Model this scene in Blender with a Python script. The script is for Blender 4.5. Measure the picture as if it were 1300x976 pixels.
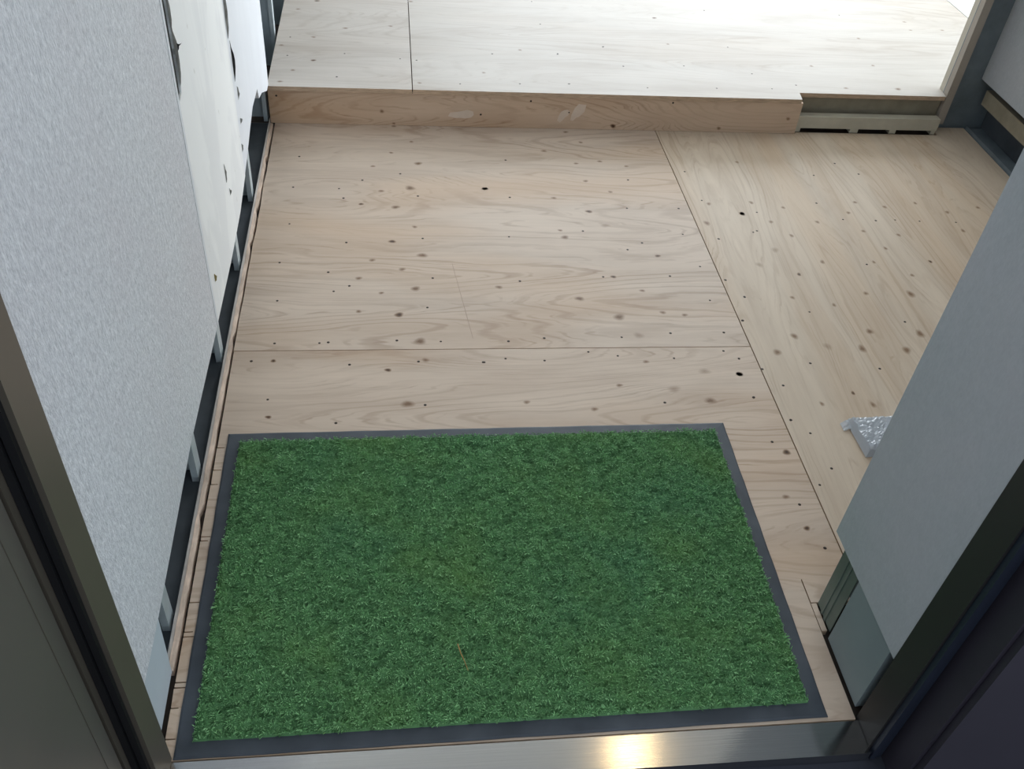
import bpy, bmesh, math, random
import numpy as np
from mathutils import Matrix, Vector, noise as mnoise
from mathutils.geometry import tessellate_polygon
for o in list(bpy.data.objects): bpy.data.objects.remove(o)
SC = bpy.context.scene
C = SC.collection

# ------------------------------------------------------------------ camera
FOCAL_PX, YAW, PITCH, ROLL = 1183.5, -0.16851, 0.73849, 0.10040
cam = bpy.data.cameras.new('camera'); cam.sensor_width = 36.0; cam.lens = FOCAL_PX/1300*36.0
cam.clip_start = 0.02
co = bpy.data.objects.new('camera', cam); C.objects.link(co); SC.camera = co
cy, sy, cp, sp = math.cos(YAW), math.sin(YAW), math.cos(PITCH), math.sin(PITCH)
fwd = Vector((-sy*cp, cy*cp, -sp)); right = Vector((cy, sy, 0)); up = right.cross(fwd)
r2 = right*math.cos(ROLL)+up*math.sin(ROLL); u2 = -right*math.sin(ROLL)+up*math.cos(ROLL)
co.matrix_world = Matrix(((r2.x, u2.x, -fwd.x, .312), (r2.y, u2.y, -fwd.y, -.596), (r2.z, u2.z, -fwd.z, 1.2), (0, 0, 0, 1)))

# ------------------------------------------------------------------ light
w = bpy.data.worlds.new('overcast_sky'); SC.world = w; w.use_nodes = True
w.node_tree.nodes['Background'].inputs[0].default_value = (.80, .90, 1.0, 1)
w.node_tree.nodes['Background'].inputs[1].default_value = 0.52
def area(name, loc, target, sx, sy_, power, col):
    l = bpy.data.lights.new(name, 'AREA'); l.shape = 'RECTANGLE'; l.size = sx; l.size_y = sy_; l.energy = power; l.color = col
    o = bpy.data.objects.new(name, l); C.objects.link(o); o.location = loc
    o.rotation_euler = (Vector(target)-Vector(loc)).to_track_quat('-Z', 'Y').to_euler(); return o
area('window_daylight', (1.7, 4.30, 1.22), (1.2, 1.0, .4), 2.4, 1.2, 30, (.89, .95, 1.0))
area('side_window_daylight', (5.7, 3.0, 1.10), (0.2, 1.3, .5), 1.8, 1.3, 64, (.89, .95, 1.0))
vs = SC.view_settings; vs.view_transform = 'Standard'; vs.look = 'None'; vs.gamma = 1; vs.use_curve_mapping = False
vs.exposure = 1.13

# ------------------------------------------------------------------ helpers
def srgb(r, g, b):
    f = lambda c: c/12.92 if c <= .04045 else ((c+.055)/1.055)**2.4
    return (f(r/255), f(g/255), f(b/255), 1)
class NT:
    def __init__(s, name):
        s.m = bpy.data.materials.new(name); s.m.use_nodes = True; s.t = s.m.node_tree; s.n = s.t.nodes; s.b = s.n['Principled BSDF']
    def add(s, typ, **kw):
        n = s.n.new(typ)
        for k, v in kw.items(): setattr(n, k, v)
        return n
    def l(s, a, b): s.t.links.new(a, b)
    def val(s, inp, v):
        if isinstance(v, bpy.types.NodeSocket): s.l(v, inp)
        else: inp.default_value = v
    def math(s, op, a, b=0.0, c=None, clamp=False):
        n = s.add('ShaderNodeMath', operation=op, use_clamp=clamp); s.val(n.inputs[0], a); s.val(n.inputs[1], b)
        if c is not None: s.val(n.inputs[2], c)
        return n.outputs[0]
    def mix(s, f, a, b, mode='MIX'):
        n = s.add('ShaderNodeMix', data_type='RGBA', blend_type=mode); s.val(n.inputs[0], f); s.val(n.inputs[6], a); s.val(n.inputs[7], b); return n.outputs[2]
    def noise(s, vec, scale, detail=2, rough=.5, dist=0):
        n = s.add('ShaderNodeTexNoise'); s.val(n.inputs['Vector'], vec); n.inputs['Scale'].default_value = scale
        n.inputs['Detail'].default_value = detail; n.inputs['Roughness'].default_value = rough; n.inputs['Distortion'].default_value = dist; return n.outputs[0]
    def coords(s, scale=(1, 1, 1), rot=(0, 0, 0), off=(0, 0, 0)):
        tc = s.add('ShaderNodeTexCoord'); mp = s.add('ShaderNodeMapping'); s.l(tc.outputs['Object'], mp.inputs[0])
        mp.inputs['Scale'].default_value = scale; mp.inputs['Rotation'].default_value = rot; mp.inputs['Location'].default_value = off; return mp.outputs[0]
    def ramp(s, f, p0, p1):
        n = s.add('ShaderNodeMapRange', clamp=True); s.val(n.inputs[0], f); n.inputs[1].default_value = p0; n.inputs[2].default_value = p1; return n.outputs[0]
    def bump(s, h, strength, dist):
        n = s.add('ShaderNodeBump'); s.val(n.inputs['Height'], h); n.inputs['Strength'].default_value = strength; n.inputs['Distance'].default_value = dist
        s.l(n.outputs[0], s.b.inputs['Normal'])
    def fin(s, col=None, rough=.5, metal=0.0, spec=.5):
        if col is not None: s.val(s.b.inputs['Base Color'], col)
        s.val(s.b.inputs['Roughness'], rough); s.b.inputs['Metallic'].default_value = metal; s.b.inputs['Specular IOR Level'].default_value = spec
        return s.m
def plain(name, col, rough=.6, metal=0, var=.12, scale=9, spec=.5, stretch=(1, 1, 1), bump=0):
    k = NT(name); v = k.coords(stretch); n = k.noise(v, scale, 4, .6)
    c = k.mix(k.ramp(n, .3, .7), tuple(x*(1-var) for x in col[:3])+(1,), tuple(min(1, x*(1+var)) for x in col[:3])+(1,))
    if bump: k.bump(k.noise(v, scale*25, 3, .6), bump, .001)
    return k.fin(c, rough, metal, spec)
def plywood(name, base, dark, axis, seed, contour=34, amp=.30, cyc=3.2, patch=.35, spec=.3, warmth=.5):
    """rotary-cut veneer: the growth lines are contour lines of a noise field stretched along the grain"""
    k = NT(name)
    su, sv = (.55, cyc) if axis == 'x' else (cyc, .55)
    fine = (3, 160, 3) if axis == 'x' else (160, 3, 3)
    v = k.coords((su, sv, 2), off=(seed*3.1, seed*1.7, seed))
    f = k.noise(v, 1.0, 2.5, .42, .25)
    f2 = k.math('ADD', f, k.math('MULTIPLY', k.noise(k.coords((su*9, sv*9, 1)), 1, 3, .6), .030))
    s = k.math('SINE', k.math('MULTIPLY', f2, contour*6.283))
    line = k.ramp(s, .45, 1.0)
    gate = k.ramp(k.noise(k.coords((su*1.6, sv*1.2, 1), off=(seed, 0, 0)), 1.3, 2), .38, .66)
    wide = k.ramp(k.math('SINE', k.math('MULTIPLY', f2, contour*1.3)), -.6, 1.0)
    fl = k.ramp(k.noise(k.coords(fine), 1, 3, .6), .35, .75)
    big = k.noise(k.coords((su*1.4, sv*.7, 1), off=(0, seed*5, 0)), 1.5, 2)
    c = k.mix(k.math('MULTIPLY', wide, .10), base, dark)
    c = k.mix(k.math('MULTIPLY', k.math('MULTIPLY', line, k.math('ADD', k.math('MULTIPLY', gate, .8), .2)), amp), c, dark)
    thin = k.ramp(k.math('SINE', k.math('MULTIPLY', f2, contour*2.6*6.283)), .55, 1.0)
    brk = k.ramp(k.noise(k.coords((su*7, sv*10, 1), off=(seed*2, 1, 0)), 1, 3, .6), .46, .66)
    c = k.mix(k.math('MULTIPLY', k.math('MULTIPLY', thin, brk), amp*.95), c, dark)
    mot = k.noise(k.coords((su*5, sv*4.5, 1), off=(seed, seed*7, 0)), 1, 4, .62)
    c = k.mix(k.math('MULTIPLY', k.ramp(mot, .50, .72), .30), c, dark)
    c = k.mix(k.math('MULTIPLY', k.ramp(mot, .50, .30), .40), c, tuple(min(1, x*1.2) for x in base[:3])+(1,))
    c = k.mix(k.math('MULTIPLY', fl, .12), c, dark)
    pale = tuple(min(1, x*1.16) for x in base[:3])+(1,)
    c = k.mix(k.math('MULTIPLY', k.ramp(big, .42, .68), patch), c, pale)
    warm = (base[0]*.99, base[1]*.83, base[2]*.66, 1)
    c = k.mix(k.math('MULTIPLY', k.ramp(big, .52, .34), warmth), c, warm)
    # knots (vertex attribute on the little knot discs set into the sheet)
    at = k.add('ShaderNodeAttribute', attribute_name='knot')
    kn = at.outputs['Fac']
    kv = k.math('MULTIPLY', kn, k.math('ADD', k.math('MULTIPLY', k.noise(k.coords(), 200, 2), .5), .75))
    c = k.mix(k.ramp(kv, .0, .55), c, k.mix(.45, dark, srgb(120, 92, 66)))
    c = k.mix(k.ramp(kv, .5, 1.0), c, srgb(62, 42, 28))
    k.bump(k.math('ADD', fl, k.math('MULTIPLY', line, .5)), .10, .0006)
    return k.fin(c, .52, 0, spec)

def link(name, me, mat, parent=None):
    o = bpy.data.objects.new(name, me); C.objects.link(o)
    if mat is not None:
        for m in (mat if isinstance(mat, (list, tuple)) else [mat]): me.materials.append(m)
    if parent is not None: o.parent = parent
    return o
def empty(name, loc=(0, 0, 0)):
    o = bpy.data.objects.new(name, None); C.objects.link(o); o.location = loc; o.empty_display_size = .05; return o
def tag(o, label, cat=None, group=None, kind=None):
    o['label'] = label
    if cat: o['category'] = cat
    if group: o['group'] = group
    if kind: o['kind'] = kind
    return o
def bevel(bm, w, seg=1, ang=.6):
    if w <= 0: return
    es = [e for e in bm.edges if len(e.link_faces) == 2 and e.calc_face_angle(0) > ang]
    bmesh.ops.bevel(bm, geom=es, offset=w, segments=seg, affect='EDGES', profile=.5)
def add_box(bm, a, b, mi=0):
    v = [bm.verts.new((x, y, z)) for x in (a[0], b[0]) for y in (a[1], b[1]) for z in (a[2], b[2])]
    for q in ((0, 1, 3, 2), (4, 6, 7, 5), (0, 4, 5, 1), (2, 3, 7, 6), (0, 2, 6, 4), (1, 5, 7, 3)):
        bm.faces.new([v[i] for i in q]).material_index = mi
def to_mesh(bm, name, smooth=False):
    bmesh.ops.recalc_face_normals(bm, faces=bm.faces)
    me = bpy.data.meshes.new(name); bm.to_mesh(me); bm.free()
    if smooth:
        for p in me.polygons: p.use_smooth = True
    return me
def box(name, a, b, mat, parent=None, bev=.001, seg=1):
    bm = bmesh.new(); add_box(bm, a, b); bevel(bm, bev, seg); return link(name, to_mesh(bm, name), mat, parent)
def boxes(name, L, mat, parent=None, bev=.0):
    bm = bmesh.new()
    for a, b in L: add_box(bm, a, b)
    bevel(bm, bev); return link(name, to_mesh(bm, name), mat, parent)
def prism(name, pts, axis, lo, hi, mat, parent=None, bev=.0):
    """outline pts extruded along axis 'x' (pts are y,z), 'y' (x,z) or 'z' (x,y)"""
    bm = bmesh.new()
    P = {'x': lambda p, t: (t, p[0], p[1]), 'y': lambda p, t: (p[0], t, p[1]), 'z': lambda p, t: (p[0], p[1], t)}[axis]
    A = [bm.verts.new(P(p, lo)) for p in pts]; B = [bm.verts.new(P(p, hi)) for p in pts]
    fs = [bm.faces.new(A), bm.faces.new(B[::-1])]
    n = len(pts)
    for i in range(n): bm.faces.new((A[i], B[i], B[(i+1) % n], A[(i+1) % n]))
    if n > 6:
        bmesh.ops.delete(bm, geom=fs, context='FACES_ONLY')
        for tri in tessellate_polygon([[Vector((p[0], p[1], 0)) for p in pts]]):
            bm.faces.new([A[i] for i in tri]); bm.faces.new([B[i] for i in tri][::-1])
    else: bevel(bm, bev)
    return link(name, to_mesh(bm, name), mat, parent)
rnd = random.Random(5)
# ------------------------------------------------------------------ materials
PLY_L = plywood('plywood_left', srgb(205, 187, 170), srgb(142, 114, 92), 'x', 1.0, amp=.58)
PLY_M = plywood('plywood_front', srgb(206, 187, 169), srgb(144, 114, 90), 'x', 4.3, amp=.58)
PLY_R = plywood('plywood_right', srgb(205, 188, 168), srgb(152, 122, 94), 'y', 2.2, contour=30, amp=.42, cyc=4.5, warmth=.35)
PLY_U1 = plywood('plywood_upper_left', srgb(198, 190, 182), srgb(148, 131, 116), 'x', 7.7, amp=.34, warmth=.15)
PLY_U2 = plywood('plywood_upper_right', srgb(194, 187, 179), srgb(150, 132, 116), 'x', 9.1, amp=.32, warmth=.15)
PLY_F = plywood('plywood_riser', srgb(205, 180, 156), srgb(142, 106, 80), 'x', 12.5, contour=44, amp=.8, patch=.8)
PLY_E = plain('plywood_edge', srgb(192, 166, 140), .7, scale=40, var=.3, stretch=(1, 1, 12))
SCREW = plain('dark_screw', srgb(52, 42, 36), .45, .6)
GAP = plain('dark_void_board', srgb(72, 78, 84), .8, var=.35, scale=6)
SUB = plain('subfloor_concrete', srgb(70, 60, 54), .9, var=.3)
STEEL = plain('galvanised_stud', srgb(190, 200, 204), .5, .35, var=.12, scale=14)
TRACKM = plain('dusty_steel_track', srgb(176, 172, 168), .7, .1, var=.2, scale=30)
WOODS = plain('old_wood_sliver', srgb(204, 182, 164), .75, var=.3, scale=35, stretch=(3, .5, 3), bump=.3)
GREEN = plain('greenish_zinc_stud', srgb(112, 126, 120), .42, .35, var=.15, scale=10)
BLUE = plain('bluish_primer_steel', srgb(116, 127, 134), .55, .1, var=.2, scale=12)
BEIGE = plain('beige_painted_wood', srgb(203, 196, 180), .55, var=.05, scale=12)
TAUPE = plain('post_wood_dim_face', srgb(168, 158, 146), .55, var=.06, scale=12)  # front face of the same post, its dimmer light put into the colour
OLIVE = plain('olive_grey_joist', srgb(150, 141, 122), .7, var=.15, scale=22)
CREAM = plain('cream_metal_bar', srgb(196, 190, 172), .5, var=.07, scale=20)
WHITE = plain('white_painted_wall', srgb(238, 238, 234), .6, var=.02)
CEIL = plain('white_ceiling', srgb(232, 232, 228), .8, var=.02)
BRONZE = plain('dark_bronze_door_frame', srgb(96, 89, 79), .42, .25, var=.06, scale=5)
LEAFM = plain('dark_bronze_door_leaf', srgb(98, 93, 88), .42, .15, var=.06, scale=4)
RUBBER = plain('black_gasket', srgb(20, 20, 23), .5, var=.15)
NAVY = plain('navy_gasket', srgb(34, 40, 54), .45, var=.15)
PLUM = plain('dark_plum_outer_wall', srgb(52, 48, 58), .55, var=.1, scale=6)
def steel_sheet():
    k = NT('brushed_stainless')
    b = k.noise(k.coords((6, 700, 40)), 1, 3, .6)
    c = k.mix(b, srgb(176, 176, 178), srgb(214, 214, 214))
    k.bump(b, .12, .0004)
    k.b.inputs['Anisotropic'].default_value = 0.0
    return k.fin(c, .13, 1.0)
STAIN = steel_sheet()
def wallpaper(name, c0, c1, strength, sc=1.0):
    k = NT(name)
    a = k.noise(k.coords((1, 1, .45)), 330*sc, 3, .65)
    b = k.noise(k.coords((1, 1, .6)), 120*sc, 2, .6)
    h = k.math('ADD', k.math('MULTIPLY', a, .7), k.math('MULTIPLY', b, .5))
    t = k.ramp(h, .42, .80)
    tint = k.noise(k.coords(), 5, 3)
    c = k.mix(t, c0, c1)
    c = k.mix(k.math('MULTIPLY', k.ramp(tint, .4, .7), .25), c, srgb(206, 200, 206))
    k.bump(h, strength, .003)
    return k.fin(c, .62, 0, .35)
PAPER = wallpaper('embossed_grey_wallpaper', srgb(192, 195, 200), srgb(238, 240, 244), .75)
PAPER_R = wallpaper('less_lit_grey_wallpaper', srgb(176, 182, 186), srgb(188, 193, 197), .10)  # greyer, flatter copy of the wallpaper: weaker grazing light put into the material
def bare():
    k = NT('bare_plaster_board')
    v = k.coords((1, 1, .35))
    n = k.noise(v, 7, 4, .6, .4)
    c = k.mix(k.ramp(n, .46, .52), srgb(246, 247, 246), srgb(238, 239, 239))
    sp = k.noise(k.coords((1, 1, .45)), 45, 3, .6)
    c = k.mix(k.ramp(sp, .70, .76), c, srgb(150, 140, 122))
    k.bump(k.noise(k.coords(), 90, 3), .1, .001)
    return k.fin(c, .7, 0, .3)
BARE = bare()
BARE2 = plain('greyer_plaster_board', srgb(224, 227, 232), .7, var=.03, scale=14, stretch=(1, 1, .3))
EDGEP = plain('paper_backing', srgb(222, 225, 229), .7, var=.04, scale=40)
PATCH_L = plain('pale_blue_grey_skirting_patch', srgb(190, 200, 208), .6, var=.04, scale=8)
PATCH_R = plain('teal_grey_skirting_patch', srgb(138, 150, 152), .6, var=.06, scale=8)
TORN = plain('torn_grey_paper', srgb(150, 150, 146), .85, var=.35, scale=60)
DARKM = plain('dark_slot_fill', srgb(16, 17, 18), .9, var=.3, scale=30)

# ------------------------------------------------------------------ marks on the plywood (knots and screws)
LOW="0.317,1.733,k 0.362,1.649,k 0.309,1.589,k 0.377,1.536,K 0.331,1.484,s 0.263,1.519,k 0.238,1.451,s 0.079,1.562,s 0.183,1.41,s 0.195,1.367,s 0.074,1.414,s 0.284,1.401,k 0.354,1.416,K 0.372,1.38,s 0.538,1.417,k 0.237,1.341,d 0.318,1.329,K 0.361,1.245,k 0.077,1.254,s 0.378,1.198,s 0.309,1.185,D 0.207,1.18,s 0.375,1.131,K 0.067,1.102,s 0.265,1.112,k 0.33,1.078,k 0.172,1.067,s 0.237,1.045,k 0.218,1.018,s 0.186,0.999,s 0.395,1.046,s 0.285,0.993,k 0.357,1.008,K 0.239,0.93,k 0.321,0.919,D 0.073,0.967,s 0.38,0.943,s 0.079,0.831,s 0.04,0.779,s 0.081,0.779,d 0.182,0.833,s 0.165,0.831,s 0.316,0.837,s 0.362,0.834,K 0.403,0.833,s 0.225,0.766,s 0.298,0.749,d 0.357,0.773,s 0.371,0.777,k 0.483,0.769,s 0.08,0.672,s 0.085,0.626,d 0.334,0.654,K 0.366,0.651,s 0.205,0.608,s -0,1.364,s 0.784,1.72,k 0.817,1.663,k 0.71,1.612,k 0.603,1.561,s 0.852,1.562,k 0.787,1.549,k 0.919,1.539,k 0.798,1.461,k 0.538,1.418,k 0.596,1.379,s 0.705,1.378,k 0.853,1.41,k 0.91,1.47,s 0.783,1.318,D 0.708,1.206,K 0.701,1.235,k 0.755,1.233,s 0.577,1.207,s 0.881,1.335,s 0.888,1.185,s 0.848,1.157,s 0.914,1.132,d 0.813,1.257,L 1.012,1.336,s 0.995,1.222,s 1.004,1.091,s 0.925,1.054,s 0.584,1.035,s 0.536,1.013,k 0.772,1.051,s 0.795,1.051,d 0.85,1,k 0.706,0.972,K 0.781,0.908,K 0.879,0.923,k 0.925,0.914,k 0.994,0.965,s 0.88,0.854,s 0.995,0.855,s 0.774,0.842,s 0.539,0.832,s 0.613,0.841,s 0.811,0.847,L 0.528,0.779,s 0.485,0.769,s 0.605,0.772,s 0.697,0.797,s 0.755,0.784,s 0.809,0.765,k 0.869,0.775,s 1.004,0.771,s 0.978,0.796,s 0.991,0.725,d 0.922,0.734,L 0.848,0.684,L 0.912,0.65,K 0.742,0.697,k 0.821,0.647,s 0.556,0.654,k 0.682,0.632,k 1.001,0.658,s 1.071,1.516,s 1.081,1.375,s 1.095,1.359,k 1.067,1.271,K 1.079,1.203,s 1.049,1.04,s 1.076,0.978,s 1.047,0.894,s 1.229,1.57,k 1.169,1.315,k 1.506,1.572,s 1.423,1.507,s 1.553,1.517,s 1.208,1.367,k 1.209,1.322,s 1.168,1.316,k 1.285,1.345,k 1.381,1.368,s 1.487,1.374,k 1.45,1.324,k 1.559,1.353,k 1.651,1.373,k 1.72,1.331,k 1.816,1.355,k 1.722,1.246,k 1.721,1.284,s 1.625,1.288,s 1.562,1.293,s 1.509,1.289,s 1.424,1.293,s 1.352,1.28,k 1.265,1.219,k 1.232,1.279,k 1.184,1.239,s 1.173,1.233,s 1.078,1.204,s 1.457,1.241,k 1.542,1.225,k 1.484,1.167,k 1.204,1.158,L 1.147,1.098,L 1.304,1.11,k 1.41,1.101,s 1.431,1.11,k 1.574,1.113,d 1.05,1.039,s 1.076,0.976,s 1.23,1.061,d 1.185,0.974,k 1.363,0.989,k 1.272,0.947,k 1.207,0.923,s 1.469,0.986,K 1.504,1.058,k 1.412,0.887,s 1.048,0.895,s 1.145,0.841,K 1.206,0.807,L 1.091,0.79,K 1.279,0.799,K 1.318,0.855,K 1.429,0.846,K 1.375,0.793,K 1.15,0.755,s 1.292,0.736,s 1.043,0.739,s 1.071,0.69,s 1.207,0.665,d 1.132,0.636,k 1.235,0.631,k 1.054,0.593,s 1.081,0.558,s 0.995,0.855,s 1.004,0.772,s 0.992,0.725,k 1,0.657,s 1.019,0.511,D 1.055,0.594,s 1,0.538,s 0.983,0.406,k 1.002,0.388,s 0.997,0.336,d 1.014,0.294,s 1.054,0.431,s 1.09,0.469,s"
UP="0.091,2.322,D 0.039,2.252,k 0.031,2.046,s 0.032,1.923,s 0.103,1.896,D 0.053,1.831,k 0.169,1.798,s 0.185,1.946,s 0.011,1.989,k 0.312,2.147,k 0.182,2.121,k 0.375,2.345,k 0.337,1.922,s 0.382,1.916,s 0.386,1.774,k 0.494,1.775,s 0.597,1.974,s 0.656,1.785,s 0.788,1.99,s 0.793,1.793,s 0.68,2.006,k 0.563,1.848,k 0.763,2.201,s 0.758,2.383,s 0.932,2.049,s 0.025,1.761,k 0.095,2.051,k 1.137,2.283,D 0.93,2.046,s 1.319,2.074,s 0.967,1.917,s 1.148,1.931,s 1.34,1.891,s 1.45,1.824,s 1.009,1.782,s 1.208,1.79,s 1.37,1.796,s 0.791,1.793,s 0.787,1.985,s 1.595,1.813,k 1.754,1.816,K 1.775,2.175,k 1.782,2.365,s 1.994,2.326,k 1.986,2.258,k 2.1,2.267,k 1.32,2.362,s 1.135,2.082,k 1.542,1.956,k 1.741,1.973,k"
RISER="1.075,0.084,s 0.918,0.012,D 1.221,0.012,k 1.415,0.045,k 0.79,0.049,s 0.015,0.077,s 0.286,0.04,k 0.55,0.037,s 0.683,0.079,s 0.317,-0.001,k"

def parse(t): return [(float(a), float(b), c) for a, b, c in (q.split(',') for q in t.split())]
R_KNOT = {'k': (.0070, .55), 'K': (.0115, .62), 'L': (.0115, .30), 'd': (.0062, 1.0), 'D': (.0085, 1.0)}
def add_disc(bm, lay, P, r, strength, axis, z, rings=4, n=14, squash=(1.15, .9)):
    """a knot: disc flush with the sheet, attribute fading from strength at the heart to 0 at the rim"""
    ph = rnd.random()*6; wob = [1+.10*math.sin(ph+i/n*12.57)+.08*math.sin(i/n*18.85+ph*2) for i in range(n)]
    sx, sy_ = squash if axis == 'x' else squash[::-1]
    def pos(t, i):
        a = i/n*6.2832; u = P[0]+math.cos(a)*r*t*sx*wob[i]; v = P[1]+math.sin(a)*r*t*sy_*wob[i]
        return (u, v, z) if z is not None else None
    cv = bm.verts.new((P[0], P[1], z)); cv[lay] = strength
    prev = None
    for j in range(1, rings+1):
        t = j/rings; cur = []
        for i in range(n):
            q = bm.verts.new(pos(t, i)); q[lay] = strength*(1-t*t)**1.5; cur.append(q)
        for i in range(n):
            if prev is None: bm.faces.new((cv, cur[i], cur[(i+1) % n]))
            else: bm.faces.new((prev[i], cur[i], cur[(i+1) % n], prev[(i+1) % n]))
        prev = cur
def inside(p, pts):
    c = False; n = len(pts)
    for i in range(n):
        a, b = pts[i], pts[i-1]
        if (a[1] > p[1]) != (b[1] > p[1]) and p[0] < (b[0]-a[0])*(p[1]-a[1])/(b[1]-a[1])+a[0]: c = not c
    return c
def sheet(name, pts, z0, z1, mat, parent, marks, axis, label=None):
    """one plywood sheet: outline extruded, its knots set into the face, its screws one joined sub-part"""
    bm = bmesh.new(); lay = bm.verts.layers.float.new('knot')
    A = [bm.verts.new((x, y, z1)) for x, y in pts]; B = [bm.verts.new((x, y, z0)) for x, y in pts]
    n = len(pts); bm.faces.new(A); bm.faces.new(B[::-1])
    for i in range(n): bm.faces.new((A[i], B[i], B[(i+1) % n], A[(i+1) % n])).material_index = 1
    bevel(bm, .0006)
    bmesh.ops.triangulate(bm, faces=[f for f in bm.faces if len(f.verts) > 4])
    bmesh.ops.recalc_face_normals(bm, faces=bm.faces)
    sm = bmesh.new(); ns = 0
    for x, y, k in marks:
        if not inside((x, y), pts): continue
        if k == 's':
            r = .0026+.0007*rnd.random()
            bmesh.ops.create_cone(sm, cap_ends=True, segments=8, radius1=r, radius2=r*.6, depth=.0005, matrix=Matrix.Translation((x, y, z1+.0002))); ns += 1
        else:
            r, s = R_KNOT[k]
            add_disc(bm, lay, (x, y), r*(.9+.3*rnd.random()), s, axis, z1+.00012)
    me = bpy.data.meshes.new(name); bm.to_mesh(me); bm.free()
    o = link(name, me, [mat, PLY_E], parent)
    if label: o['label'] = label
    if ns:
        s = link('screw_heads', to_mesh(sm, 'screw_heads'), SCREW, o); s['kind'] = 'stuff'
    else: sm.free()
    return o
def jag(x, y0, y1, step=.05, amp=.0012):
    n = max(2, int(abs(y1-y0)/step)); return [(x+rnd.uniform(-amp, amp), y0+(y1-y0)*i/n) for i in range(n+1)]

# ------------------------------------------------------------------ floor
FL = empty('floor'); tag(FL, 'pale knotty plywood floor of the hall, laid in three sheets', 'floor', kind='structure')
box('subfloor', (-.10, -.004, -.10), (2.30, 4.39, -.014), SUB, FL, 0)
YS, XS, YSEAM = 1.745, 1.040, .809          # step, long seam, cross seam
low = parse(LOW)
# sheet against the step
left = jag(.0045, 1.738, YSEAM+.001)
sheet('plywood_sheet', left+[(XS-.0012, YSEAM+.0012), (XS-.0012, 1.738)], -.012, 0, PLY_L, FL, low, 'x')
# front sheet with saw kerfs in its left edge and a notch round the stub wall
kerf = [.553, .501, .469, .360, .352, .238, .188, .180, .108, .100, .070, .026]
edge = [(.0045, YSEAM-.0008)]
for y in kerf:
    d = rnd.uniform(.010, .019)
    edge += [(.0052+rnd.uniform(0, .001), y+.0012), (.0045+d, y+.0009), (.0045+d, y-.0009), (.0048+rnd.uniform(0, .001), y-.0012)]
edge += [(.006, -.004)]
sheet('plywood_sheet', edge+[(.9515, -.004), (.9515, .234), (.9535, .235), (.9535, .191), (XS-.0012, .191), (XS-.0012, YSEAM-.0008)], -.012, 0, PLY_M, FL, low, 'x')
sheet('plywood_strip', [(.9530, .140), (.9618, .140), (.9618, .1895), (.9530, .1895)], -.012, -.0005, PLY_M, FL, [], 'x', 'thin sliver of plywood filling the notch at the stub wall corner')
# right hand sheet, grain running away from the door
sheet('plywood_sheet', [(XS+.0012, .192), (1.985, .192), (1.990, 1.795), (1.8845, 1.795), (1.8845, 1.7470), (1.450, 1.7470), (1.4490, 1.738), (XS+.0012, 1.738)], -.012, 0, PLY_R, FL, low, 'y', 'warmer plywood sheet with its grain running away from the door')
prism('pencil_line', [(.4395, 1.10), (.4403, 1.10), (.4685, .842), (.4677, .842)], 'z', .00005, .00025, plain('pencil_grey', srgb(176, 152, 136), .8), FL)
# raised floor
UF = empty('floor'); tag(UF, 'raised pale plywood floor above the step at the far end', 'floor', kind='structure')
upm = parse(UP)
sheet('plywood_sheet', [(-.006, 1.733), (.3655, 1.733), (.3655, 4.2), (-.006, 4.2)], .0925, .105, PLY_U1, UF, upm, 'x')
sheet('plywood_sheet', [(.3680, 1.733), (1.438, 1.733), (1.444, 1.775), (1.882, 1.775), (1.886, 1.805), (2.245, 1.90), (2.245, 4.2), (.3680, 4.2)], .0925, .105, PLY_U2, UF, upm, 'x')
boxes('subfloor', [((-.006, 1.83, .06), (2.24, 4.2, .0915))], SUB, UF)
# riser board under the nosing
rb = bmesh.new(); lay = rb.verts.layers.float.new('knot'); add_box(rb, (-.006, -.0920, -.012), (1.446, -.0005, 0)); bevel(rb, .0006)
rs = bmesh.new()
for x, z, k in parse(RISER):
    z = min(max(z, .006), .086)
    if k == 's': bmesh.ops.create_cone(rs, cap_ends=True, segments=8, radius1=.003, radius2=.0018, depth=.0005, matrix=Matrix.Translation((x, z-.0925, .0002)))
    else: add_disc(rb, lay, (x, z-.0925), min(R_KNOT[k][0], z-.001, .0915-z), R_KNOT[k][1], 'x', .00012)
RT = Matrix(((1, 0, 0, 0), (0, 0, -1, YS-.0075), (0, 1, 0, .0925), (0, 0, 0, 1)))
me = bpy.data.meshes.new('riser_board'); rb.to_mesh(me); rb.free(); ro = link('riser_board', me, PLY_F, UF); ro.matrix_local = RT
s_ = link('screw_heads', to_mesh(rs, 'screw_heads'), SCREW, ro); s_['kind'] = 'stuff'
FILL = plain('pale_filler', srgb(214, 195, 177), .7, var=.05, scale=40)
for cx, cz, w_, h_, sl in ((.815, .052, .018, .030, .35), (.500, .036, .040, .014, .1), (.775, .040, .020, .016, .2)):
    n_ = 11; P_ = []
    for i in range(n_):
        a_ = i/n_*6.2832; r_ = 1+.28*math.sin(a_*2+cx*40)+.15*math.sin(a_*3+cx*9); z_ = math.sin(a_)*h_*r_
        P_.append((cx+math.cos(a_)*w_*r_*.7+z_*sl, cz+z_))
    prism('filler_patch', P_, 'y', YS-.00785, YS-.0074, FILL, UF)
ro['label'] = 'plywood riser board with strong cathedral grain'
# open part of the step at the right: joist face, cream bar on blocks, dark gap
box('joist', (1.450, 1.790, .030), (1.882, 1.83, .0918), OLIVE, UF, .001)
box('bar', (1.449, 1.7485, .0125), (1.878, 1.775, .047), CREAM, UF, .0015)['label'] = 'cream bar under the open end of the step'
for x0, x1 in ((1.450, 1.466), (1.615, 1.640), (1.735, 1.755), (1.862, 1.876)):
    box('block', (x0, 1.750, .0003), (x1, 1.774, .0122), CREAM, UF, .001)
box('back_board', (1.450, 1.831, -.012), (1.884, 1.842, .0600), SUB, UF, 0)

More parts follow.
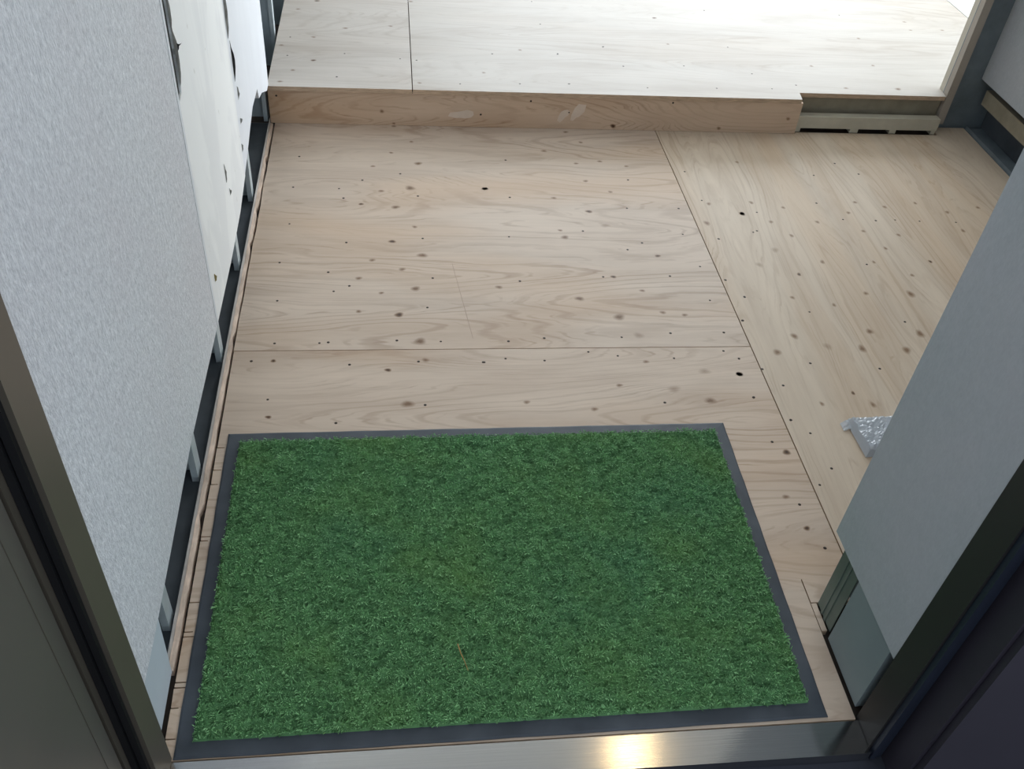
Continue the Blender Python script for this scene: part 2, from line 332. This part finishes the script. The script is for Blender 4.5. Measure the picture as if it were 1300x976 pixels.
# ------------------------------------------------------------------ left wall
WL = empty('wall_left'); tag(WL, 'left wall of grey wallpaper and bare white board, cut open above the floor', 'wall', kind='structure')
Z1 = 2.3
low_edge = [(.000, .1205), (.137, .1200), (.30, .128), (.434, .136), (.58, .130), (.7425, .1235)]
prism('wallpapered_board', low_edge+[(.7425, Z1), (.000, Z1)], 'x', -.012, 0, PAPER, WL, .0006)
prism('skirting_patch', [(.018, .000), (.1240, .003), (.1345, .1190), (.018, .1190)], 'x', -.012, -.0008, PATCH_L, WL, .0005)['label'] = 'pale blue-grey strip where the skirting was'
prism('paper_edge', [(.7310, .1245), (.7420, .1240), (.7420, Z1), (.7310, Z1)], 'x', .0001, .0007, EDGEP, WL)['label'] = 'pale peeled edge of the wallpaper'
# bare boards, ragged edge beside the wallpaper
rag = [(.7445, .1240), (.7445, .525), (.7470, .540), (.7680, .545)]; zz = .55
while zz < .84: rag.append((.7690+rnd.uniform(0, .006)+(.007 if .56 < zz < .61 else 0), zz)); zz += .012
prism('bare_board', rag+[(.770, .86), (.770, Z1), (1.2145, Z1), (1.2145, .146), (1.10, .126), (.95, .120)], 'x', -.012, -.0003, BARE, WL)
prism('bare_board', [(1.2165, .1465), (1.2165, Z1), (1.733, Z1), (1.733, .176), (1.728, .112), (1.690, .112), (1.60, .150), (1.545, .162), (1.530, .192), (1.431, .196), (1.36, .180), (1.262, .155)], 'x', -.012, -.0010, BARE2, WL)
box('joint_dark_strip', (-.0119, .7445, .5415), (-.0030, .7675, Z1), DARKM, WL, 0)['label'] = 'dark strip filling the joint beside the wallpaper'  # solid near-black strip painting the dark of the slot
# torn paper tongues and slits
def flap(name, y0, z0, w, h, lift, mat):
    bm = bmesh.new(); n = 7; A = []
    for i in range(n):
        t = i/(n-1); ww = w*(math.sin(math.pi*min(1, t*.9+.1))*.7+.3)*rnd.uniform(.6, 1.2)
        A.append((bm.verts.new((.0003, y0, z0+h*t)), bm.verts.new((lift*math.sin(math.pi*t)*rnd.uniform(.4, 1)+.0005, y0+ww, z0+h*t+rnd.uniform(-.3, .3)*w))))
    for i in range(n-1): bm.faces.new((A[i][0], A[i][1], A[i+1][1], A[i+1][0]))
    bmesh.ops.solidify(bm, geom=bm.faces[:], thickness=.0006)
    return link(name, to_mesh(bm, name), mat, WL)
flap('torn_paper', .768, .555, .010, .10, .004, TORN)
flap('torn_paper', .770, .600, .020, .022, .008, DARKM)
flap('torn_paper', .768, .640, .010, .05, .004, TORN)
flap('torn_paper', 1.222, .440, .010, .10, .006, TORN)
flap('torn_paper', 1.228, .55, .012, .16, .006, TORN)
flap('torn_paper', 1.236, .345, .007, .085, .005, DARKM)
flap('torn_paper', 1.250, .300, .006, .030, .004, TORN)
flap('torn_paper', 1.240, .250, .007, .016, .004, TORN)
flap('torn_paper', 1.215, .200, .006, .020, .003, TORN)
flap('torn_paper', 1.00, .255, .004, .040, .003, TORN)
flap('torn_paper', 1.02, .215, .005, .015, .003, TORN)
flap('torn_paper', .772, .190, .006, .018, .004, plain('brown_scrap', srgb(176, 160, 110), .8))
# framing behind the cut
box('back_board', (-.092, .0, -.012), (-.080, 4.2, Z1), GAP, WL, 0)
def c_stud(y):
    boxes('stud', [((-.0785, y+.0265, .0017), (-.0150, y+.028, Z1)), ((-.0150, y, .0017), (-.0135, y+.028, Z1)), ((-.0785, y, .0017), (-.0770, y+.028, Z1)), ((-.024, y, .0017), (-.0150, y+.0015, Z1))], STEEL, WL)
for y in (.190, .475, .775, 1.070, 1.345): c_stud(y)
for y in (1.742, 2.06, 2.36, 2.66, 2.96): c_stud(y)
boxes('floor_track', [((-.0795, .128, -.012), (-.0068, 1.735, .0010)), ((-.0080, .128, .0010), (-.0068, 1.735, .016)), ((-.0795, .128, .0010), (-.0787, 1.735, .020))], [TRACKM], WL)
box('cavity_dark_sheet', (-.0786, .130, .0011), (-.0085, 1.733, .0016), GAP, WL, 0)  # dark sheet over the track base: shade of the void put into colour
# sliver of old flooring between track and plywood, with lumps of glue
bm = bmesh.new(); ys = np.linspace(.126, 1.73, 70); prev = None
for y in ys:
    a = .0008+rnd.uniform(-.0009, .0007) - (.004 if rnd.random() < .08 else 0); h = .002+rnd.uniform(-.002, .0015)
    cur = [bm.verts.new(p) for p in ((-.0064, y, -.012), (-.0064, y, h+.002), (a, y, h), (a, y, -.012))]
    if prev:
        for i in range(4): bm.faces.new((prev[i], prev[(i+1) % 4], cur[(i+1) % 4], cur[i]))
    else: bm.faces.new(cur)
    prev = cur
bm.faces.new(prev[::-1])
link('floor_sliver', to_mesh(bm, 'floor_sliver'), WOODS, WL)['label'] = 'splintered beige strip along the cut'

# ------------------------------------------------------------------ stub wall at the right of the door
WR = empty('wall_right'); tag(WR, 'grey stub wall just inside the door on the right, open at its foot', 'wall', kind='structure')
bm = bmesh.new(); add_box(bm, (.955, .001, .1495), (2.03, .213, Z1)); bevel(bm, .0016, 2); link('wallpapered_board', to_mesh(bm, 'wallpapered_board'), PAPER_R, WR)
box('skirting_patch', (.9568, .014, .002), (2.03, .1250, .1490), PATCH_R, WR, .0008)['label'] = 'darker teal-grey strip where the skirting was'
boxes('stud', [((.9640, .1370, .0005), (.9655, .1890, .1490)), ((.9625, .1560, .0005), (.9640, .1615, .1490)), ((.9625, .1680, .0005), (.9640, .1735, .1490)), ((.9655, .1875, .0005), (1.010, .1890, .1490))], GREEN, WR)
box('back_board', (1.02, .1255, -.012), (1.032, .212, .149), GAP, WR, 0)

# far right wall, also cut above the floor
WF = empty('wall_far_right'); tag(WF, 'far right wall in grey board behind the stub wall, cut above the floor', 'wall', kind='structure')
prism('board', [(.22, .150), (1.848, .150), (1.848, Z1), (.22, Z1)], 'x', 1.984, 1.996, PAPER_R, WF, .001)
box('furring_strip', (1.998, .22, .085), (2.018, 1.775, .128), OLIVE, WF, .002)
box('back_board', (2.045, .22, -.012), (2.055, 1.86, Z1), GAP, WF, 0)
boxes('floor_track', [((1.992, .24, -.012), (2.044, 1.79, .0015)), ((1.9935, .24, .0015), (1.9950, 1.79, .010))], BLUE, WF)
box('end_plate', (1.886, 1.800, -.012), (2.046, 1.8035, Z1), BLUE, WF, 0)['label'] = 'bluish metal plate closing the end of the wall'
# post at the corner of the raised floor
PO = empty('trim_1'); tag(PO, 'beige painted post at the right end of the step', 'post', kind='structure')
box('jamb_board', (1.8870, 1.7990, .1055), (1.8960, 1.828, Z1), BEIGE, PO, .0006)
box('jamb_face', (1.8850, 1.7770, .020), (1.9080, 1.7985, Z1), TAUPE, PO, .0008)
# upper room
W2 = box('floor', (2.248, 1.90, .0), (5.85, 4.39, .106), WHITE, None, .001); tag(W2, 'bright white floor of the side room right of the raised plywood', 'floor', kind='structure')

# ------------------------------------------------------------------ ceiling, far wall with its window (light the hall, out of frame)
CE = box('ceiling', (-.10, .0, Z1+.001), (5.90, 4.40, Z1+.03), CEIL, None, 0); tag(CE, 'white ceiling of the hall', 'ceiling', kind='structure')
WB = empty('wall_back'); tag(WB, 'far wall of the raised room around its wide window', 'wall', kind='structure')
boxes('wall_panel', [((-.1, 4.40, 0), (.40, 4.46, Z1)), ((2.95, 4.40, 0), (5.90, 4.46, Z1)), ((.40, 4.40, 0), (2.95, 4.46, .58)), ((.40, 4.40, 1.90), (2.95, 4.46, Z1))], WHITE, WB)
# ------------------------------------------------------------------ entrance frame, threshold and open door leaf
TL = empty('trim_2'); tag(TL, 'dark bronze left door jamb with a black gasket', 'door frame', kind='structure')
box('stop', (-.060, -.0465, -.02), (.0185, -.0005, 2.05), BRONZE, TL, .0012)
box('outer_jamb', (-.060, -.066, -.02), (-.0035, -.0470, 2.05), BRONZE, TL, .0008)
boxes('gasket', [((-.0030, -.0560, -.018), (.0040, -.0470, 2.05)), ((.0055, -.0530, -.018), (.0130, -.0470, 2.05))], RUBBER, TL, .0012)
DL = empty('door_1', (-.02, -.07, 0)); tag(DL, 'dark bronze steel door leaf standing open on the left', 'door', kind='structure')
box('leaf', (-.024, -.86, .012), (.0175, -.0035, 2.03), LEAFM, DL, .002)
box('edge_strip', (.0176, -.0280, .012), (.0180, -.0272, 2.03), BRONZE, DL, 0)
TR = empty('trim_3'); tag(TR, 'near black right door jamb with a navy gasket', 'door frame', kind='structure')
BR2 = plain('near_black_bronze', srgb(50, 49, 49), .45, .2, var=.06, scale=5)
box('stop', (.9545, -.0450, -.02), (1.06, .0005, 2.05), BR2, TR, .0012)
boxes('gasket', [((.9580, -.0540, -.018), (.9660, -.0455, 2.05)), ((.9670, -.0520, -.018), (.9750, -.0455, 2.05))], NAVY, TR, .0015)
box('outer_jamb', (.9780, -.0950, -.02), (1.06, -.0455, 2.05), PLUM, TR, .003, 2)
box('frame_face', (.9840, -.1060, -.02), (1.06, -.0955, 2.05), PLUM, TR, .002, 2)
box('lintel', (-.060, -.0955, 2.052), (1.06, .0005, 2.30), BR2, TR, .001)
WO = box('wall_outside', (1.062, -.1030, -.02), (2.4, -.0005, 2.6), PLUM, None, .0); tag(WO, 'dark plum outer wall to the right of the doorway', 'wall', kind='structure')
TH = empty('trim_4'); tag(TH, 'brushed stainless steel threshold across the doorway', 'threshold', kind='structure')
box('plate', (.0190, -.0540, -.019), (.9540, -.0065, .0008), STAIN, TH, .0010, 2)
OF = box('floor_outside', (-1.0, -2.2, -.08), (2.4, -.0045, -.0205), plain('dark_outside_floor', srgb(46, 48, 58), .7), None, 0); tag(OF, 'dark floor outside the door', 'floor', kind='structure')

# ------------------------------------------------------------------ ceiling lamp of the hall (its reflection shows in the threshold)
LA = empty('ceiling_lamp', (1.20, 1.03, Z1)); tag(LA, 'small round warm ceiling lamp of the hall, seen mirrored in the threshold', 'lamp')
bm = bmesh.new(); bmesh.ops.create_cone(bm, cap_ends=True, segments=32, radius1=.085, radius2=.075, depth=.03, matrix=Matrix.Translation((0, 0, -.0155))); bevel(bm, .004)
link('housing', to_mesh(bm, 'housing'), WHITE, LA)
km = NT('warm_lamp_glass'); km.b.inputs['Emission Color'].default_value = (1, .72, .36, 1); km.b.inputs['Emission Strength'].default_value = 14; km.fin((1, .9, .75, 1), .4)
bm = bmesh.new(); bmesh.ops.create_uvsphere(bm, u_segments=24, v_segments=12, radius=.045, matrix=Matrix.Translation((0, 0, -.032)) @ Matrix.Diagonal((1, 1, .5, 1)))
link('shade', to_mesh(bm, 'shade', True), km.m, LA)

# ------------------------------------------------------------------ green entrance mat
# corners as they lie on the floor: the mat is turned and sheared a little by its soft rubber
MC = [Vector((.0205, -.0035)), Vector((.9115, .0010)), Vector((.9195, .5880)), Vector((.0210, .5840))]
def mat_pt(u, v):
    return (MC[0]*(1-u)+MC[1]*u)*(1-v)+(MC[3]*(1-u)+MC[2]*u)*v
MA = empty('entrance_mat', (.0, 0, 0)); tag(MA, 'green grass-pile entrance mat with a dark rubber border inside the doorway', 'mat')
MR = NT('slate_rubber'); MR.bump(MR.noise(MR.coords(), 500, 2), .15, .0006)
MRm = MR.fin(MR.mix(MR.ramp(MR.noise(MR.coords(), 14, 3), .35, .7), srgb(58, 64, 72), srgb(76, 82, 90)), .55, 0, .4)
bw = (.024, .022)                      # border width as u, v shares come from the sides' lengths
def ring(bm, d, z, seg=24):
    U = d/.893; V = d/.587; out = []
    for (a, b) in (((U, V), (1-U, V)), ((1-U, V), (1-U, 1-V)), ((1-U, 1-V), (U, 1-V)), ((U, 1-V), (U, V))):
        for i in range(seg):
            t = i/seg; p = mat_pt(a[0]+(b[0]-a[0])*t, a[1]+(b[1]-a[1])*t)
            wv = .0006*math.sin(i*1.7+a[0]*9)*(1 if d < .01 else .5)
            out.append(bm.verts.new((p.x+wv*.6, p.y+wv*.6 if True else p.y, z+abs(wv)*.5)))
    return out
bm = bmesh.new()
prof = [(0, .0003), (0, .0018), (.003, .0030), (.019, .0038), (.0225, .0038), (.024, .0030)]
rings = [ring(bm, d, z) for d, z in prof]
for a, b in zip(rings, rings[1:]):
    n = len(a)
    for i in range(n): bm.faces.new((a[i], a[(i+1) % n], b[(i+1) % n], b[i]))
bm.faces.new(rings[-1]); bm.faces.new(rings[0][::-1])
bmesh.ops.triangulate(bm, faces=[f for f in bm.faces if len(f.verts) > 4])
bo = link('rubber_border', to_mesh(bm, 'rubber_border'), MRm, MA)
# pile: real blades in leaning clumps over a lumpy green backing
rng = np.random.default_rng(11)
def vnoise(x, y, cell, seed):
    g = np.random.default_rng(seed).random((400, 400)); X = x/cell; Y = y/cell
    i = np.floor(X).astype(int); j = np.floor(Y).astype(int); fx = X-i; fy = Y-j
    fx = fx*fx*(3-2*fx); fy = fy*fy*(3-2*fy)
    G = lambda a, b: g[a % 400, b % 400]
    return (G(i, j)*(1-fx)+G(i+1, j)*fx)*(1-fy)+(G(i, j+1)*(1-fx)+G(i+1, j+1)*fx)*fy
def mat_xy(u, v):
    a = np.array([tuple(p) for p in MC])
    return ((a[0]*(1-u)[:, None]+a[1]*u[:, None])*(1-v)[:, None]+(a[3]*(1-u)[:, None]+a[2]*u[:, None])*v[:, None])
def lump(P):
    return (np.clip((vnoise(P[:, 0]*.75+P[:, 1]*.2, P[:, 1]*1.1, .0062, 1)*.55+vnoise(P[:, 0], P[:, 1], .0033, 2)*.45-.26)/.48, 0, 1))
u0, v0 = .0215/.893, .0215/.587
# backing
nx, ny = 380, 250
uu, vv = np.meshgrid(np.linspace(u0, 1-u0, nx), np.linspace(v0, 1-v0, ny)); P = mat_xy(uu.ravel(), vv.ravel())
rim = np.minimum(np.minimum(uu-u0, 1-u0-uu)*.893, np.minimum(vv-v0, 1-v0-vv)*.587).ravel(); rim = np.clip(rim/.006, 0, 1)
zb = .0036+.0020*rim+.0055*lump(P)*rim
verts = np.c_[P, zb]
idx = np.arange(nx*ny).reshape(ny, nx); quads = np.stack([idx[:-1, :-1], idx[:-1, 1:], idx[1:, 1:], idx[1:, :-1]], -1).reshape(-1, 4)
# blades
sx_, sy_ = .0016, .0017
gu, gv = np.meshgrid(np.arange(u0*.893+.0015, .893-u0*.893-.001, sx_), np.arange(v0*.587+.0015, .587-v0*.587-.001, sy_))
gu = gu.ravel()+rng.uniform(-.0011, .0011, gu.size); gv = gv.ravel()+rng.uniform(-.0011, .0011, gv.size)
B = mat_xy(gu/.893, gv/.587); N = len(B); L = lump(B)
base = np.c_[B, .0045+.0050*L]
hgt = .0018+.0016*L+rng.uniform(0, .0012, N)
e = .004
dx = lump(B+np.array([e, 0]))-lump(B-np.array([e, 0])); dy = lump(B+np.array([0, e]))-lump(B-np.array([0, e]))
lean = np.c_[-dx*.004, -dy*.004-.0008]+rng.normal(0, .0005, (N, 2))
ang = rng.uniform(0, 6.283, N); wd = np.c_[np.cos(ang), np.sin(ang)]*.00070
mid = np.c_[base[:, :2]+lean*.35, base[:, 2]+hgt*.62]; tip = np.c_[base[:, :2]+lean*1.25, base[:, 2]+hgt]
w3 = np.c_[wd, np.zeros(N)]
bv = np.stack([base-w3, base+w3, mid-w3*.9, mid+w3*.9, tip-w3*.6, tip+w3*.6], 1).reshape(-1, 3)
b0 = nx*ny+np.arange(N)*6
bq = np.concatenate([np.stack([b0, b0+1, b0+3, b0+2], -1), np.stack([b0+2, b0+3, b0+5, b0+4], -1)])
V = np.concatenate([verts, bv]); Q = np.concatenate([quads, bq])
me = bpy.data.meshes.new('pile'); me.vertices.add(len(V)); me.vertices.foreach_set('co', V.astype(np.float32).ravel())
me.loops.add(Q.size); me.loops.foreach_set('vertex_index', Q.astype(np.int32).ravel())
me.polygons.add(len(Q)); me.polygons.foreach_set('loop_start', np.arange(0, Q.size, 4, dtype=np.int32))
me.update(calc_edges=True)
shade = np.concatenate([np.full(nx*ny, .2), np.repeat(rng.uniform(0, 1, N)*.3+.7*L, 6)]).astype(np.float32)
at = me.attributes.new('strand', 'FLOAT', 'POINT'); at.data.foreach_set('value', shade)
k = NT('green_pile'); a = k.add('ShaderNodeAttribute', attribute_name='strand').outputs['Fac']
c = k.mix(a, srgb(50, 96, 54), srgb(148, 202, 140))
yel = k.ramp(k.noise(k.coords((1, 1, 0)), 5.5, 3, .55), .48, .72)
c = k.mix(k.math('MULTIPLY', yel, .35), c, srgb(122, 160, 82))
blu = k.ramp(k.noise(k.coords((1, 1, 0), off=(3, 2, 0)), 4, 2), .52, .72)
c = k.mix(k.math('MULTIPLY', blu, .25), c, srgb(74, 134, 108))
pi = link('pile', me, k.fin(c, .6, 0, .25), MA); pi['kind'] = 'stuff'; pi['label'] = 'short green artificial grass pile'

# thin stalk lying on the pile
bm = bmesh.new(); pts = [Vector((.396, .137, .0165)), Vector((.399, .122, .0180)), Vector((.404, .108, .0172)), Vector((.408, .094, .0160))]; prev = None
for i, p in enumerate(pts):
    d = (pts[min(i+1, 3)]-pts[max(i-1, 0)]).normalized(); s1 = d.cross(Vector((0, 0, 1))).normalized(); s2 = s1.cross(d); r = .0009*(1-.2*i)
    cur = [bm.verts.new(p+s1*math.cos(t)*r+s2*math.sin(t)*r) for t in (0, 1.257, 2.513, 3.77, 5.027)]
    if prev:
        for j in range(5): bm.faces.new((prev[j], prev[(j+1) % 5], cur[(j+1) % 5], cur[j]))
    else: bm.faces.new(cur)
    prev = cur
bm.faces.new(prev[::-1])
st = link('dry_stalk', to_mesh(bm, 'dry_stalk'), plain('dry_straw', srgb(176, 138, 84), .7)); tag(st, 'tiny dry brown stalk lying on the green mat', 'stalk')

# ------------------------------------------------------------------ wrapped packet on the floor behind the stub wall
PK = empty('wrapped_packet', (1.168, .497, 0)); PK.rotation_euler = (0, 0, math.radians(2)); tag(PK, 'flat grey packet in crumpled clear plastic on the plywood beside the stub wall', 'packet')
box('packet', (.006, .004, .0008), (.150, .082, .0130), plain('packet_grey', srgb(120, 124, 128), .5, var=.2), PK, .002)
bm = bmesh.new(); bmesh.ops.create_grid(bm, x_segments=44, y_segments=30, size=.5)
for v in bm.verts:
    u, t = v.co.x+.5, v.co.y+.5
    x, y = -.004+u*.168, -.004+t*.096
    q = min(u, 1-u)*.168; q2 = min(t, 1-t)*.096; edge_ = min(q/.007, q2/.007, 1)
    n = mnoise.noise(Vector((x*55, y*80, .3)))*1.4+abs(mnoise.noise(Vector((x*130+y*60, y*120-x*40, 2.3))))*1.6-.4
    v.co = (x+.0012*n*edge_, y+.0012*n*edge_, .0014+edge_*(.0146+.0018*n))
link('plastic_wrap', to_mesh(bm, 'plastic_wrap', False), None, PK)
kp = NT('clear_plastic_film'); kp.b.inputs['Transmission Weight'].default_value = .35; kp.b.inputs['IOR'].default_value = 1.3; kp.fin(srgb(214, 220, 228), .12, 0, .8)
PK.children[1].data.materials.append(kp.m)
# curled corner of the film sticking out to the left
bm = bmesh.new(); bmesh.ops.create_grid(bm, x_segments=8, y_segments=6, size=.5)
for v in bm.verts:
    u, t = v.co.x+.5, v.co.y+.5
    v.co = (-.018+u*.030, .070+t*.020-.006*(1-u), .0012+.006*math.sin(u*3.1)*(.4+.6*t)+rnd.uniform(0, .0012))
link('film_corner', to_mesh(bm, 'film_corner'), kp.m, PK)
